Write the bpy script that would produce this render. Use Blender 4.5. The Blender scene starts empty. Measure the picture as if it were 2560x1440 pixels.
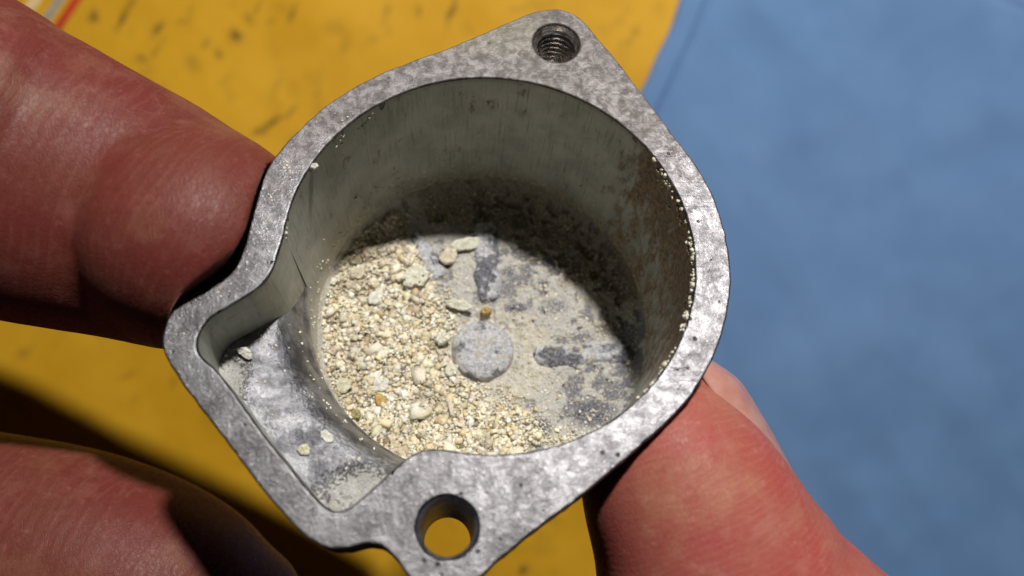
import bpy, bmesh, math, random
import numpy as np
from mathutils import Vector, Matrix

random.seed(7)
RNG = np.random.default_rng(11)
MM = 0.001
scene = bpy.context.scene
col = scene.collection

# ------------------------------------------------------------------ camera, world, lamp, exposure
CAM_H = 230.0                      # camera height above the table (mm)
cam_d = bpy.data.cameras.new('camera')
cam_d.sensor_width = 36.0
cam_d.lens = 29.25
cam_d.clip_start = 0.002
cam_d.clip_end = 20.0
cam_d.dof.use_dof = True
cam_d.dof.focus_distance = 0.089
cam_d.dof.aperture_fstop = 19.0
cam = bpy.data.objects.new('camera', cam_d)
cam.location = (0, 0, CAM_H * MM)
col.objects.link(cam)
scene.camera = cam

world = bpy.data.worlds.new('World')
scene.world = world
world.use_nodes = True
bg = world.node_tree.nodes['Background']
bg.inputs[0].default_value = (0.85, 0.92, 1.0, 1)
bg.inputs[1].default_value = 0.008

lamp_d = bpy.data.lights.new('desk_lamp_bulb', 'POINT')
lamp_d.energy = 8.0
lamp_d.color = (1.0, 0.965, 0.92)
lamp_d.shadow_soft_size = 0.012
lamp = bpy.data.objects.new('desk_lamp_bulb', lamp_d)
lamp.location = (0.070, 0.247, 0.392)
col.objects.link(lamp)

scene.view_settings.view_transform = 'Standard'
scene.view_settings.look = 'None'
scene.view_settings.exposure = 0.0
scene.view_settings.gamma = 1.0
scene.view_settings.use_curve_mapping = False
scene.render.engine = 'CYCLES'
scene.cycles.use_denoising = True
scene.cycles.max_bounces = 8
scene.cycles.diffuse_bounces = 5
scene.cycles.caustics_reflective = True
scene.cycles.blur_glossy = 0.5

# ------------------------------------------------------------------ helpers
def link(name, mesh, mat=None, parent=None, smooth=True):
    o = bpy.data.objects.new(name, mesh)
    col.objects.link(o)
    if mat is not None:
        mesh.materials.clear(); mesh.materials.append(mat)
    if parent is not None:
        o.parent = parent
    if smooth:
        mesh.shade_smooth()
    return o

def mesh_from(name, verts, faces):
    m = bpy.data.meshes.new(name)
    m.from_pydata((np.asarray(verts, float) * MM).tolist(), [], [tuple(int(i) for i in f) for f in faces])
    m.update()
    return m

def tag(o, label=None, cat=None, group=None, kind=None):
    if label: o['label'] = label
    if cat: o['category'] = cat
    if group: o['group'] = group
    if kind: o['kind'] = kind
    return o

def attr(mesh, name, vals):
    a = mesh.attributes.new(name, 'FLOAT', 'POINT')
    a.data.foreach_set('value', np.asarray(vals, np.float32))

def cattr(mesh, name, rgb):
    a = mesh.attributes.new(name, 'FLOAT_COLOR', 'POINT')
    c = np.ones((len(rgb), 4), np.float32); c[:, :3] = rgb
    a.data.foreach_set('color', c.ravel())

def _hash(ix, iy, iz):
    h = (ix.astype(np.int64) * 374761393 + iy.astype(np.int64) * 668265263 + iz.astype(np.int64) * 2147483647 + 1013) & 0xffffffff
    h = ((h ^ (h >> 13)) * 1274126177) & 0xffffffff
    return ((h ^ (h >> 16)) & 0xffff) / 65535.0

def vnoise(p):
    p = np.asarray(p, float)
    i = np.floor(p).astype(np.int64); f = p - i
    f = f * f * (3 - 2 * f)
    r = 0
    for dx in (0, 1):
        for dy in (0, 1):
            for dz in (0, 1):
                w = (f[:, 0] if dx else 1 - f[:, 0]) * (f[:, 1] if dy else 1 - f[:, 1]) * (f[:, 2] if dz else 1 - f[:, 2])
                r = r + w * _hash(i[:, 0] + dx, i[:, 1] + dy, i[:, 2] + dz)
    return r

def fbm(p, octs=4):
    p = np.asarray(p, float); s = 0; a = 1; t = 0
    for k in range(octs):
        s = s + a * vnoise(p * (2 ** k) + 17.3 * k); t += a; a *= 0.5
    return s / t                                    # 0..1

def sstep(a, b, x):
    t = np.clip((x - a) / (b - a), 0, 1)
    return t * t * (3 - 2 * t)

def smooth_closed(pts, step=0.3, passes=2):
    """Catmull-Rom through closed traced points, resampled evenly."""
    P = np.asarray(pts, float); n = len(P); out = []
    for i in range(n):
        p0, p1, p2, p3 = P[i - 1], P[i], P[(i + 1) % n], P[(i + 2) % n]
        for t in np.linspace(0, 1, 12, endpoint=False):
            out.append(0.5 * ((2 * p1) + (-p0 + p2) * t + (2 * p0 - 5 * p1 + 4 * p2 - p3) * t * t + (-p0 + 3 * p1 - 3 * p2 + p3) * t ** 3))
    return resample(np.array(out), step, True, passes)

def resample(P, step, closed, passes=0):
    if closed: P = np.vstack([P, P[:1]])
    d = np.r_[0, np.cumsum(np.linalg.norm(np.diff(P, axis=0), axis=1))]
    n = max(4, int(d[-1] / step))
    s = np.linspace(0, d[-1], n, endpoint=not closed)
    Q = np.stack([np.interp(s, d, P[:, k]) for k in range(P.shape[1])], 1)
    for _ in range(passes):
        if closed:
            Q = 0.5 * Q + 0.25 * (np.roll(Q, 1, 0) + np.roll(Q, -1, 0))
        else:
            Q[1:-1] = 0.5 * Q[1:-1] + 0.25 * (Q[:-2] + Q[2:])
    return Q

def catmull(P, n):
    P = np.asarray(P, float)
    P = np.vstack([2 * P[0] - P[1], P, 2 * P[-1] - P[-2]])
    out = []
    for i in range(1, len(P) - 2):
        p0, p1, p2, p3 = P[i - 1:i + 3]
        for t in np.linspace(0, 1, n, endpoint=(i == len(P) - 3)):
            out.append(0.5 * ((2 * p1) + (-p0 + p2) * t + (2 * p0 - 5 * p1 + 4 * p2 - p3) * t * t + (-p0 + 3 * p1 - 3 * p2 + p3) * t ** 3))
    return np.array(out)

# ------------------------------------------------------------------ node helpers
class NT:
    def __init__(self, name):
        self.m = bpy.data.materials.new(name); self.m.use_nodes = True
        self.t = self.m.node_tree; self.n = self.t.nodes; self.l = self.t.links
        self.bsdf = self.n['Principled BSDF']
        tc = self.n.new('ShaderNodeTexCoord')
        v = self.n.new('ShaderNodeVectorMath'); v.operation = 'SCALE'; v.inputs['Scale'].default_value = 1000.0
        self.l.new(tc.outputs['Object'], v.inputs[0])
        self.co = v.outputs[0]                         # object coordinates in millimetres
    def set(self, sock, val):
        s = self.bsdf.inputs[sock]
        if hasattr(val, 'is_linked') or hasattr(val, 'links'): self.l.new(val, s)
        elif isinstance(val, (tuple, list)): s.default_value = tuple(val) + ((1,) if len(val) == 3 and s.type == 'RGBA' else ())
        else: s.default_value = val
    def _in(self, s, v):
        if hasattr(v, 'links'): self.l.new(v, s)
        elif isinstance(v, (tuple, list)): s.default_value = tuple(v) + ((1,) if len(v) == 3 and s.type == 'RGBA' else ())
        else: s.default_value = v
    def noise(self, scale, detail=4, rough=0.6, vec=None, dist=0.0):
        n = self.n.new('ShaderNodeTexNoise'); n.inputs['Scale'].default_value = scale
        n.inputs['Detail'].default_value = detail; n.inputs['Roughness'].default_value = rough
        n.inputs['Distortion'].default_value = dist
        self.l.new(vec or self.co, n.inputs['Vector']); return n.outputs[0]
    def voro(self, scale, vec=None, out='Distance', feat='F1'):
        n = self.n.new('ShaderNodeTexVoronoi'); n.feature = feat; n.inputs['Scale'].default_value = scale
        self.l.new(vec or self.co, n.inputs['Vector']); return n.outputs[out]
    def map(self, scale=(1, 1, 1), rot=(0, 0, 0), loc=(0, 0, 0)):
        n = self.n.new('ShaderNodeMapping'); n.inputs['Scale'].default_value = scale
        n.inputs['Rotation'].default_value = rot; n.inputs['Location'].default_value = loc
        self.l.new(self.co, n.inputs[0]); return n.outputs[0]
    def math(self, op, a, b=0.0, c=0.0, clamp=False):
        n = self.n.new('ShaderNodeMath'); n.operation = op; n.use_clamp = clamp
        for i, v in enumerate((a, b, c)): self._in(n.inputs[i], v)
        return n.outputs[0]
    def ramp(self, fac, lo, hi, a=0.0, b=1.0):
        n = self.n.new('ShaderNodeMapRange'); n.clamp = True; n.interpolation_type = 'SMOOTHSTEP'
        for k, v in (('Value', fac), ('From Min', lo), ('From Max', hi), ('To Min', a), ('To Max', b)): self._in(n.inputs[k], v)
        return n.outputs[0]
    def mix(self, fac, a, b, mode='MIX'):
        n = self.n.new('ShaderNodeMix'); n.data_type = 'RGBA'; n.blend_type = mode
        self._in(n.inputs[0], fac); self._in(n.inputs[6], a); self._in(n.inputs[7], b)
        return n.outputs[2]
    def attr(self, name, out='Fac'):
        n = self.n.new('ShaderNodeAttribute'); n.attribute_name = name; return n.outputs[out]
    def bump(self, height, dist_mm, strength=1.0, normal=None):
        n = self.n.new('ShaderNodeBump'); n.inputs['Strength'].default_value = strength
        n.inputs['Distance'].default_value = dist_mm * MM
        self.l.new(height, n.inputs['Height'])
        if normal: self.l.new(normal, n.inputs['Normal'])
        return n.outputs[0]
    def xyz(self):
        n = self.n.new('ShaderNodeSeparateXYZ'); self.l.new(self.co, n.inputs[0]); return n.outputs

# ------------------------------------------------------------------ materials
def mat_rim():
    k = NT('cast_zinc_rim'); x, y, z = k.xyz()
    big = k.noise(0.22, 5, 0.62); mid = k.noise(0.85, 6, 0.70, dist=0.5); fine = k.noise(3.8, 5, 0.72)
    c = k.mix(k.ramp(k.math('ADD', k.math('MULTIPLY', mid, 0.55), k.math('MULTIPLY', big, 0.45)), 0.36, 0.64), (0.078, 0.075, 0.080), (0.190, 0.186, 0.195))
    scuff = k.noise(0.16, 6, 0.72, vec=k.map(loc=(8, 41, 5)), dist=0.8)
    c = k.mix(k.ramp(scuff, 0.50, 0.40, 0, 0.5), c, (0.062, 0.058, 0.060))
    c = k.mix(k.ramp(fine, 0.57, 0.72, 0, 0.75), c, (0.62, 0.615, 0.635))
    c = k.mix(k.ramp(fine, 0.38, 0.26, 0, 0.6), c, (0.050, 0.046, 0.046))
    # scratches in two directions
    sc = None
    for ang, sx, off in ((0.5, 0.10, 3.0), (-0.9, 0.07, 11.0), (1.35, 0.09, 23.0)):
        n_ = k.noise(1.0, 3, 0.6, vec=k.map(scale=(sx, 5.5, 1.0), rot=(0, 0, ang), loc=(off, off, 0)))
        r_ = k.ramp(n_, 0.66, 0.74)
        sc = r_ if sc is None else k.math('MAXIMUM', sc, r_)
    c = k.mix(k.math('MULTIPLY', sc, 0.5), c, (0.50, 0.495, 0.51))
    # casting pits
    pv = k.voro(0.85, vec=k.map(loc=(0.3, 0.7, 0.2)))
    pit = k.math('MULTIPLY', k.ramp(pv, 0.20, 0.10), k.ramp(k.noise(0.5, 3, 0.6), 0.50, 0.62))
    c = k.mix(k.math('MULTIPLY', pit, 0.9), c, (0.022, 0.018, 0.016))
    # brown varnish staining, mostly round the threaded lug and along the right shoulder
    st = k.noise(0.75, 6, 0.74, vec=k.map(loc=(31, 7, 2)))
    area = k.math('MULTIPLY', k.ramp(y, 0.0, 20.0), k.ramp(x, -14.0, 8.0, 0.35, 1.0))
    lo = k.math('SUBTRACT', 0.645, k.math('MULTIPLY', area, 0.20))
    stain = k.ramp(k.math('SUBTRACT', st, lo), 0.0, 0.12)
    c = k.mix(k.math('MULTIPLY', stain, 0.82), c, (0.050, 0.034, 0.026))
    haze = k.math('MULTIPLY', k.ramp(k.math('ADD', y, k.math('MULTIPLY', k.math('SUBTRACT', big, 0.5), 24.0)), 2.0, 17.0), 0.9)
    c = k.mix(k.math('MULTIPLY', haze, 0.75), c, k.mix(k.ramp(mid, 0.38, 0.62), (0.075, 0.062, 0.058), (0.185, 0.165, 0.160)))
    film = k.math('MULTIPLY', k.ramp(y, 21.0, 27.0), k.ramp(x, 8.5, 3.0))
    c = k.mix(k.math('MULTIPLY', film, 0.45), c, (0.15, 0.14, 0.085))
    # dirt held along the outer arris and a bright worn inner one come from the bevel's own gloss; only the dirt is coloured
    k.set('Base Color', c)
    k.set('Metallic', k.math('MULTIPLY', k.ramp(stain, 0.0, 1.0, 0.88, 0.30), k.ramp(haze, 0.0, 1.0, 1.0, 0.45)))
    rg = k.math('ADD', k.ramp(mid, 0.3, 0.7, 0.45, 0.31), k.math('MULTIPLY', k.math('MAXIMUM', stain, haze), 0.18))
    k.set('Roughness', k.math('SUBTRACT', rg, k.math('MULTIPLY', sc, 0.08)))
    h = k.math('ADD', k.math('MULTIPLY', mid, 0.75), k.math('MULTIPLY', fine, 0.5))
    h = k.math('ADD', h, k.math('MULTIPLY', big, 0.9))
    h = k.math('SUBTRACT', h, k.math('MULTIPLY', sc, 0.25))
    h = k.math('SUBTRACT', h, k.math('MULTIPLY', pit, 0.9))
    k.set('Normal', k.bump(h, 0.085, 0.8))
    return k.m

def mat_cast(name='cast_zinc_shell', lift=1.0):
    k = NT(name)
    mid = k.noise(0.55, 5, 0.65); fine = k.noise(3.2, 5, 0.7)
    c = k.mix(k.ramp(mid, 0.34, 0.66), (0.16 * lift, 0.155 * lift, 0.17 * lift), (0.44 * lift, 0.43 * lift, 0.47 * lift))
    c = k.mix(k.ramp(fine, 0.56, 0.74, 0, 0.5), c, (0.7, 0.7, 0.73))
    k.set('Base Color', c); k.set('Metallic', 0.75)
    k.set('Roughness', k.ramp(fine, 0.3, 0.7, 0.52, 0.36))
    k.set('Normal', k.bump(k.math('ADD', fine, k.math('MULTIPLY', mid, 1.6)), 0.12, 0.9))
    return k.m

def mat_ledge():
    k = NT('cast_ledge_with_deposit')
    mid = k.noise(0.38, 5, 0.6); fine = k.noise(2.6, 5, 0.7); sp = k.noise(5.5, 3, 0.6)
    c = k.mix(k.ramp(mid, 0.36, 0.62), (0.125, 0.124, 0.138), (0.44, 0.438, 0.465))
    c = k.mix(k.ramp(fine, 0.60, 0.42, 0, 0.30), c, (0.10, 0.095, 0.105))
    dep = k.attr('deposit')
    m = k.ramp(k.math('ADD', dep, k.math('MULTIPLY', k.math('SUBTRACT', fine, 0.5), 1.3)), 0.38, 0.62)
    c2 = k.mix(k.ramp(sp, 0.35, 0.65), (0.27, 0.262, 0.225), (0.47, 0.462, 0.41))
    c2 = k.mix(k.ramp(mid, 0.55, 0.66, 0, 0.4), c2, (0.40, 0.375, 0.17))
    c = k.mix(k.math('MULTIPLY', m, 0.6), c, c2)
    c = k.mix(k.ramp(sp, 0.30, 0.20), c, (0.05, 0.045, 0.045))
    k.set('Base Color', c); k.set('Metallic', k.ramp(m, 0, 1, 0.85, 0.0))
    k.set('Roughness', k.ramp(m, 0, 1, 0.35, 0.7))
    k.set('Normal', k.bump(k.math('ADD', fine, k.math('MULTIPLY', m, 0.5)), 0.16, 1.0))
    return k.m

def mat_wall():
    k = NT('bored_zinc_wall'); x, y, z = k.xyz()
    ang = k.math('ARCTAN2', y, x)
    cv = k.n.new('ShaderNodeCombineXYZ')
    k.l.new(k.math('MULTIPLY', ang, 20.0), cv.inputs[0]); k.l.new(z, cv.inputs[1])
    def mp(sx, sy, off=0.0):
        n = k.n.new('ShaderNodeMapping'); n.inputs['Scale'].default_value = (sx, sy, 1); n.inputs['Location'].default_value = (off, off * 0.37, 0)
        k.l.new(cv.outputs[0], n.inputs[0]); return n.outputs[0]
    streak = k.noise(1.0, 4, 0.65, vec=mp(3.4, 0.16)); blot = k.noise(0.22, 5, 0.62, vec=mp(1, 1)); fine = k.noise(1.7, 5, 0.7, vec=mp(1, 0.8, 9))
    c = k.mix(k.ramp(blot, 0.3, 0.7), (0.300, 0.312, 0.276), (0.43, 0.438, 0.392))
    c = k.mix(k.ramp(streak, 0.53, 0.70, 0, 0.55), c, (0.50, 0.475, 0.43))
    c = k.mix(k.ramp(streak, 0.45, 0.30, 0, 0.55), c, (0.12, 0.12, 0.10))
    # rusty fuel varnish on the right-hand wall just under the lip
    ra = k.math('MULTIPLY', k.ramp(ang, -0.80, -0.35), k.ramp(ang, 0.82, 0.50))
    rz = k.ramp(z, -14.0, -3.0, 0.5, 1.0)
    rn = k.noise(0.5, 6, 0.72, vec=mp(1.2, 0.5, 4))
    rust = k.ramp(k.math('ADD', k.math('MULTIPLY', k.math('MULTIPLY', ra, rz), 0.27), k.math('MULTIPLY', rn, 0.95)), 0.53, 0.72)
    c = k.mix(k.math('MULTIPLY', rust, 0.9), c, k.mix(k.ramp(fine, 0.38, 0.62), (0.055, 0.040, 0.020), (0.34, 0.20, 0.065)))
    # brown-olive crust low on the far wall
    la = k.math('MULTIPLY', k.ramp(ang, -0.5, 0.2), k.ramp(ang, 2.25, 1.85))
    lz = k.ramp(k.math('ADD', z, k.math('MULTIPLY', rn, 7.0)), -14.0, -18.0)
    low = k.math('MULTIPLY', la, lz)
    c = k.mix(k.math('MULTIPLY', low, 0.85), c, k.mix(k.ramp(fine, 0.38, 0.66), (0.15, 0.128, 0.075), (0.50, 0.42, 0.26)))
    # pale powder on the left-hand wall near the floor
    pa = k.math('MULTIPLY', k.ramp(z, -14.0, -22.5), k.math('ADD', k.ramp(ang, 2.0, 2.5), k.ramp(ang, -1.2, -1.6)))
    pw = k.ramp(k.math('ADD', k.math('MULTIPLY', pa, 0.42), k.math('MULTIPLY', fine, 0.8)), 0.56, 0.70)
    c = k.mix(k.math('MULTIPLY', pw, 0.75), c, (0.55, 0.53, 0.45))
    # dark ring coloured in under the lip
    lip = k.math('MULTIPLY', k.ramp(k.math('ADD', z, k.math('MULTIPLY', k.math('SUBTRACT', fine, 0.5), 0.8)), -0.95, -0.5), k.math('MULTIPLY', k.ramp(ang, -0.2, 0.4), k.ramp(ang, 2.6, 1.6)))
    c = k.mix(k.math('MULTIPLY', lip, 0.25), c, (0.055, 0.045, 0.040))
    # dark drips and specks
    sp = k.noise(1.4, 3, 0.6, vec=mp(1, 0.7, 21))
    c = k.mix(k.ramp(sp, 0.70, 0.78, 0, 0.8), c, (0.04, 0.03, 0.02))
    k.set('Base Color', c)
    k.set('Metallic', k.math('SUBTRACT', 0.20, k.math('MULTIPLY', k.math('MAXIMUM', rust, low), 0.20)))
    k.set('Roughness', 0.5)
    k.set('Normal', k.bump(k.math('ADD', k.math('MULTIPLY', streak, 0.35), k.math('MULTIPLY', k.math('MULTIPLY', fine, k.math('MAXIMUM', rust, low)), 1.8)), 0.12, 0.8))
    return k.m

def mat_floor():
    k = NT('crusted_floor')
    g = k.attr('bare'); br = k.attr('brown')
    n1 = k.noise(0.9, 5, 0.66); n2 = k.noise(3.6, 5, 0.7); cell = k.voro(1.9)
    c = k.mix(k.ramp(n1, 0.35, 0.65), (0.54, 0.50, 0.40), (0.73, 0.70, 0.62))
    c = k.mix(k.ramp(n2, 0.52, 0.70, 0, 0.6), c, (0.78, 0.75, 0.66))
    c = k.mix(k.ramp(n2, 0.40, 0.26, 0, 0.7), c, (0.16, 0.13, 0.085))
    pal = k.ramp(k.math('ADD', k.attr('pale'), k.math('MULTIPLY', k.math('SUBTRACT', n1, 0.5), 1.2)), 0.30, 0.70)
    c = k.mix(k.math('MULTIPLY', pal, 0.72), c, k.mix(k.ramp(n2, 0.3, 0.7), (0.36, 0.355, 0.34), (0.66, 0.655, 0.63)))
    c = k.mix(k.ramp(k.noise(2.2, 5, 0.75, vec=k.map(loc=(5, 9, 1))), 0.40, 0.31, 0, 0.8), c, (0.085, 0.08, 0.085))
    bare = k.ramp(k.math('ADD', g, k.math('MULTIPLY', k.math('SUBTRACT', n2, 0.5), 1.7)), 0.46, 0.58)
    c = k.mix(bare, c, k.mix(k.ramp(n2, 0.36, 0.64), (0.085, 0.085, 0.105), (0.33, 0.33, 0.375)))
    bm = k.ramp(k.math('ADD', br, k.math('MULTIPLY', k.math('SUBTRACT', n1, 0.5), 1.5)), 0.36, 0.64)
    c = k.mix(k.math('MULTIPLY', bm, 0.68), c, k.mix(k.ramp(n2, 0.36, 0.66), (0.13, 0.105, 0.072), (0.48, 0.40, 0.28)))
    k.set('Base Color', c)
    k.set('Metallic', k.math('MULTIPLY', bare, 0.4)); k.set('Roughness', k.ramp(bare, 0, 1, 0.72, 0.42))
    h = k.math('ADD', k.math('MULTIPLY', n2, 0.7), k.math('MULTIPLY', n1, 0.8))
    k.set('Normal', k.bump(h, 0.42, 1.0))
    return k.m

def mat_bossy(name='whitened_boss', dark=0.0):
    k = NT(name)
    n1 = k.noise(0.55, 5, 0.68, vec=k.map(loc=(3.3, 5.1, 0))); n2 = k.noise(2.6, 6, 0.74); n3 = k.noise(0.42, 5, 0.7, vec=k.map(loc=(11.0, -4.0, 2)))
    c = k.mix(k.ramp(n2, 0.34, 0.66), (0.40, 0.40, 0.43), (0.80, 0.80, 0.82))
    c = k.mix(k.ramp(n1, 0.54, 0.62, 0, 0.8), c, (0.58, 0.51, 0.37))
    c = k.mix(k.ramp(k.math('SUBTRACT', n3, dark), 0.50, 0.40, 0, 0.88), c, k.mix(k.ramp(n2, 0.4, 0.6), (0.045, 0.045, 0.06), (0.19, 0.19, 0.225)))
    c = k.mix(k.ramp(n2, 0.36, 0.29, 0, 0.8), c, (0.04, 0.036, 0.04))
    k.set('Base Color', c); k.set('Metallic', 0.3); k.set('Roughness', k.ramp(n1, 0.4, 0.6, 0.34, 0.55))
    k.set('Normal', k.bump(k.math('ADD', n2, k.math('ADD', n1, n3)), 0.34, 1.0))
    return k.m

def mat_grain():
    k = NT('mineral_grain')
    n = k.noise(5.0, 3, 0.6)
    c = k.mix(k.ramp(n, 0.3, 0.7, 0.0, 0.22), k.attr('tint', 'Color'), (0.80, 0.74, 0.60))
    k.set('Base Color', c); k.set('Roughness', 0.66)
    k.set('Specular IOR Level', 0.30)
    k.set('Subsurface Weight', 0.12); k.set('Subsurface Radius', (1.0, 0.8, 0.5)); k.set('Subsurface Scale', 0.0003)
    k.set('Normal', k.bump(n, 0.12, 0.9))
    return k.m

def mat_flake(name, rgb, pit=False):
    k = NT(name)
    n = k.noise(2.4, 5, 0.7); n2 = k.noise(6.0, 4, 0.7)
    c = k.mix(k.ramp(n, 0.32, 0.68), tuple(v * 0.72 for v in rgb), tuple(min(0.85, v * 1.15) for v in rgb))
    c = k.mix(k.ramp(n2, 0.58, 0.74, 0, 0.5), c, (0.82, 0.79, 0.70))
    if pit:
        c = k.mix(k.ramp(k.voro(1.15), 0.22, 0.15), c, (0.07, 0.05, 0.03))
    k.set('Base Color', c); k.set('Roughness', 0.6)
    k.set('Normal', k.bump(k.math('ADD', n, n2), 0.16, 1.0))
    return k.m

def mat_steel():
    k = NT('oily_thread_steel')
    n = k.noise(1.6, 4, 0.6)
    k.set('Base Color', k.mix(k.ramp(n, 0.45, 0.7), (0.80, 0.78, 0.76), (0.40, 0.26, 0.15)))
    k.set('Metallic', 0.95); k.set('Roughness', 0.20)
    k.set('Normal', k.bump(n, 0.05, 0.6))
    return k.m

def mat_skin(name, base, flush, pale, pitch=0.6, amp=0.16, sss=0.0014):
    k = NT(name)
    b1 = k.noise(0.085, 4, 0.6); b2 = k.noise(0.35, 5, 0.62); b3 = k.noise(1.8, 5, 0.65)
    c = k.mix(k.ramp(b1, 0.36, 0.62), base, flush)
    c = k.mix(k.ramp(b2, 0.50, 0.74, 0, 0.42), c, pale)
    c = k.mix(k.ramp(b3, 0.40, 0.24, 0, 0.25), c, tuple(v * 0.55 for v in flush))
    yb = k.noise(0.16, 4, 0.6, vec=k.map(loc=(14, 3, 9)))
    c = k.mix(k.ramp(yb, 0.50, 0.68, 0, 0.45), c, (pale[0] * 0.98, pale[1] * 1.05, pale[2] * 0.80))
    pk = k.noise(0.75, 5, 0.7, vec=k.map(loc=(4, 8, 15)))
    c = k.mix(k.ramp(pk, 0.55, 0.75, 0, 0.5), c, tuple(min(1, v * 1.25) for v in pale))
    c = k.mix(k.ramp(pk, 0.42, 0.28, 0, 0.4), c, tuple(v * 0.62 for v in flush))
    s0 = k.attr('ridge')
    ln = k.math('SINE', k.math('MULTIPLY', k.math('ADD', s0, k.math('MULTIPLY', k.noise(0.10, 2, 0.5), 2.6)), 2 * math.pi / pitch))
    c = k.mix(k.math('MULTIPLY', k.ramp(ln, 0.2, 1.0), k.ramp(k.noise(0.25, 3, 0.6), 0.38, 0.62, 0.0, 0.15)), c, tuple(min(1, v * 1.2) for v in pale))
    # fine crossing skin lines and pores
    vo = k.voro(2.1, feat='DISTANCE_TO_EDGE', vec=k.map(scale=(1.0, 0.6, 1.0), rot=(0, 0, 0.6)))
    c = k.mix(k.ramp(vo, 0.05, 0.0, 0, 0.25), c, tuple(v * 0.55 for v in flush))
    k.set('Base Color', c)
    k.set('Subsurface Weight', 0.5); k.set('Subsurface Radius', (1.0, 0.30, 0.16)); k.set('Subsurface Scale', sss)
    k.set('Roughness', k.ramp(b3, 0.3, 0.7, 0.58, 0.42)); k.set('Specular IOR Level', 0.19)
    s = k.attr('ridge')
    wob = k.math('MULTIPLY', k.noise(0.10, 2, 0.5), 2.6)
    r1 = k.math('SINE', k.math('MULTIPLY', k.math('ADD', s, wob), 2 * math.pi / pitch))
    fade = k.ramp(k.noise(0.22, 3, 0.6), 0.35, 0.65, 0.25, 1.0)
    h = k.math('MULTIPLY', k.math('MULTIPLY', r1, fade), amp)
    h = k.math('ADD', h, k.math('MULTIPLY', b3, 0.55))
    h = k.math('ADD', h, k.math('MULTIPLY', k.noise(5.0, 3, 0.6), 0.30))
    h = k.math('ADD', h, k.math('MULTIPLY', k.ramp(vo, 0.0, 0.12), 0.35))
    k.set('Normal', k.bump(h, 0.045, 0.8))
    return k.m

def mat_nail():
    k = NT('fingernail')
    n = k.noise(0.5, 4, 0.6)
    k.set('Base Color', k.mix(k.ramp(n, 0.3, 0.7), (0.38, 0.165, 0.135), (0.44, 0.235, 0.190)))
    k.set('Roughness', 0.33); k.set('Subsurface Weight', 0.25); k.set('Subsurface Radius', (1, 0.5, 0.4)); k.set('Subsurface Scale', 0.0008)
    k.set('Normal', k.bump(k.noise(1.0, 3, 0.6, vec=k.map(scale=(2.5, 0.4, 2.5))), 0.03, 0.6))
    return k.m

def mat_paper():
    k = NT('yellow_envelope_paper')
    n1 = k.noise(0.030, 4, 0.6); n2 = k.noise(0.5, 5, 0.7); n3 = k.noise(0.10, 5, 0.68)
    c = k.mix(k.ramp(n1, 0.3, 0.7), (0.585, 0.305, 0.012), (0.66, 0.362, 0.020))
    c = k.mix(k.ramp(n3, 0.36, 0.22, 0, 0.25), c, (0.34, 0.19, 0.02))
    c = k.mix(k.math('MULTIPLY', k.attr('smudge'), k.ramp(n2, 0.25, 0.65, 0.55, 1.0)), c, (0.052, 0.040, 0.016))
    k.set('Base Color', c); k.set('Roughness', 0.62)
    k.set('Specular IOR Level', 0.16)
    k.set('Normal', k.bump(k.math('ADD', n2, k.math('MULTIPLY', n3, 2.0)), 0.12, 0.5))
    return k.m

def mat_cloth():
    k = NT('blue_cloth')
    n1 = k.noise(0.035, 4, 0.6); n2 = k.noise(0.20, 4, 0.6)
    wv = k.noise(3.0, 2, 0.5)
    c = k.mix(k.ramp(n1, 0.3, 0.7), (0.124, 0.232, 0.435), (0.146, 0.262, 0.475))
    c = k.mix(k.ramp(n2, 0.40, 0.25, 0, 0.12), c, (0.098, 0.185, 0.36))
    k.set('Base Color', c); k.set('Roughness', 0.85); k.set('Specular IOR Level', 0.15)
    k.set('Sheen Weight', 0.08)
    k.set('Normal', k.bump(wv, 0.15, 0.5))
    return k.m

def mat_plain(name, rgb, rough=0.6, var=0.15):
    k = NT(name); n = k.noise(0.3, 4, 0.6)
    k.set('Base Color', k.mix(k.ramp(n, 0.3, 0.7), tuple(v * (1 - var) for v in rgb), tuple(v * (1 + var) for v in rgb)))
    k.set('Roughness', rough); return k.m

M_RIM, M_CAST, M_LEDGE, M_WALL, M_FLOOR = mat_rim(), mat_cast(), mat_ledge(), mat_wall(), mat_floor()
M_BOSS, M_GRAIN, M_STEEL, M_NAIL = mat_bossy(dark=-0.02), mat_grain(), mat_steel(), mat_nail()
M_PAPER, M_CLOTH = mat_paper(), mat_cloth()
M_RIB = mat_bossy('darkened_rib', 0.045)
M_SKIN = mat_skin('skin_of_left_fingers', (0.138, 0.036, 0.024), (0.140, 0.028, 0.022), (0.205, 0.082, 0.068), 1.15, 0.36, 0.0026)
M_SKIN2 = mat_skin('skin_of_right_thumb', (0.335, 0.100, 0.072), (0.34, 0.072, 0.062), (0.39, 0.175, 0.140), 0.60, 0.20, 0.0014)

# ------------------------------------------------------------------ table, envelope, cloth
def tb(u, v):                                   # reference point on the table top (mm)
    s = CAM_H / 2080.0
    return np.array([(u - 1280) * s, -(v - 720) * s])

tv = [(-260, -230, -3), (260, -230, -3), (260, 230, -3), (-260, 230, -3), (-260, -230, -23), (260, -230, -23), (260, 230, -23), (-260, 230, -23)]
table = link('table_top', mesh_from('table_top', tv, [(0, 1, 2, 3), (7, 6, 5, 4), (0, 4, 5, 1), (1, 5, 6, 2), (2, 6, 7, 3), (3, 7, 4, 0)]), mat_plain('dark_table', (0.06, 0.04, 0.03), 0.5), smooth=False)
tag(table, kind='structure')

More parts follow.
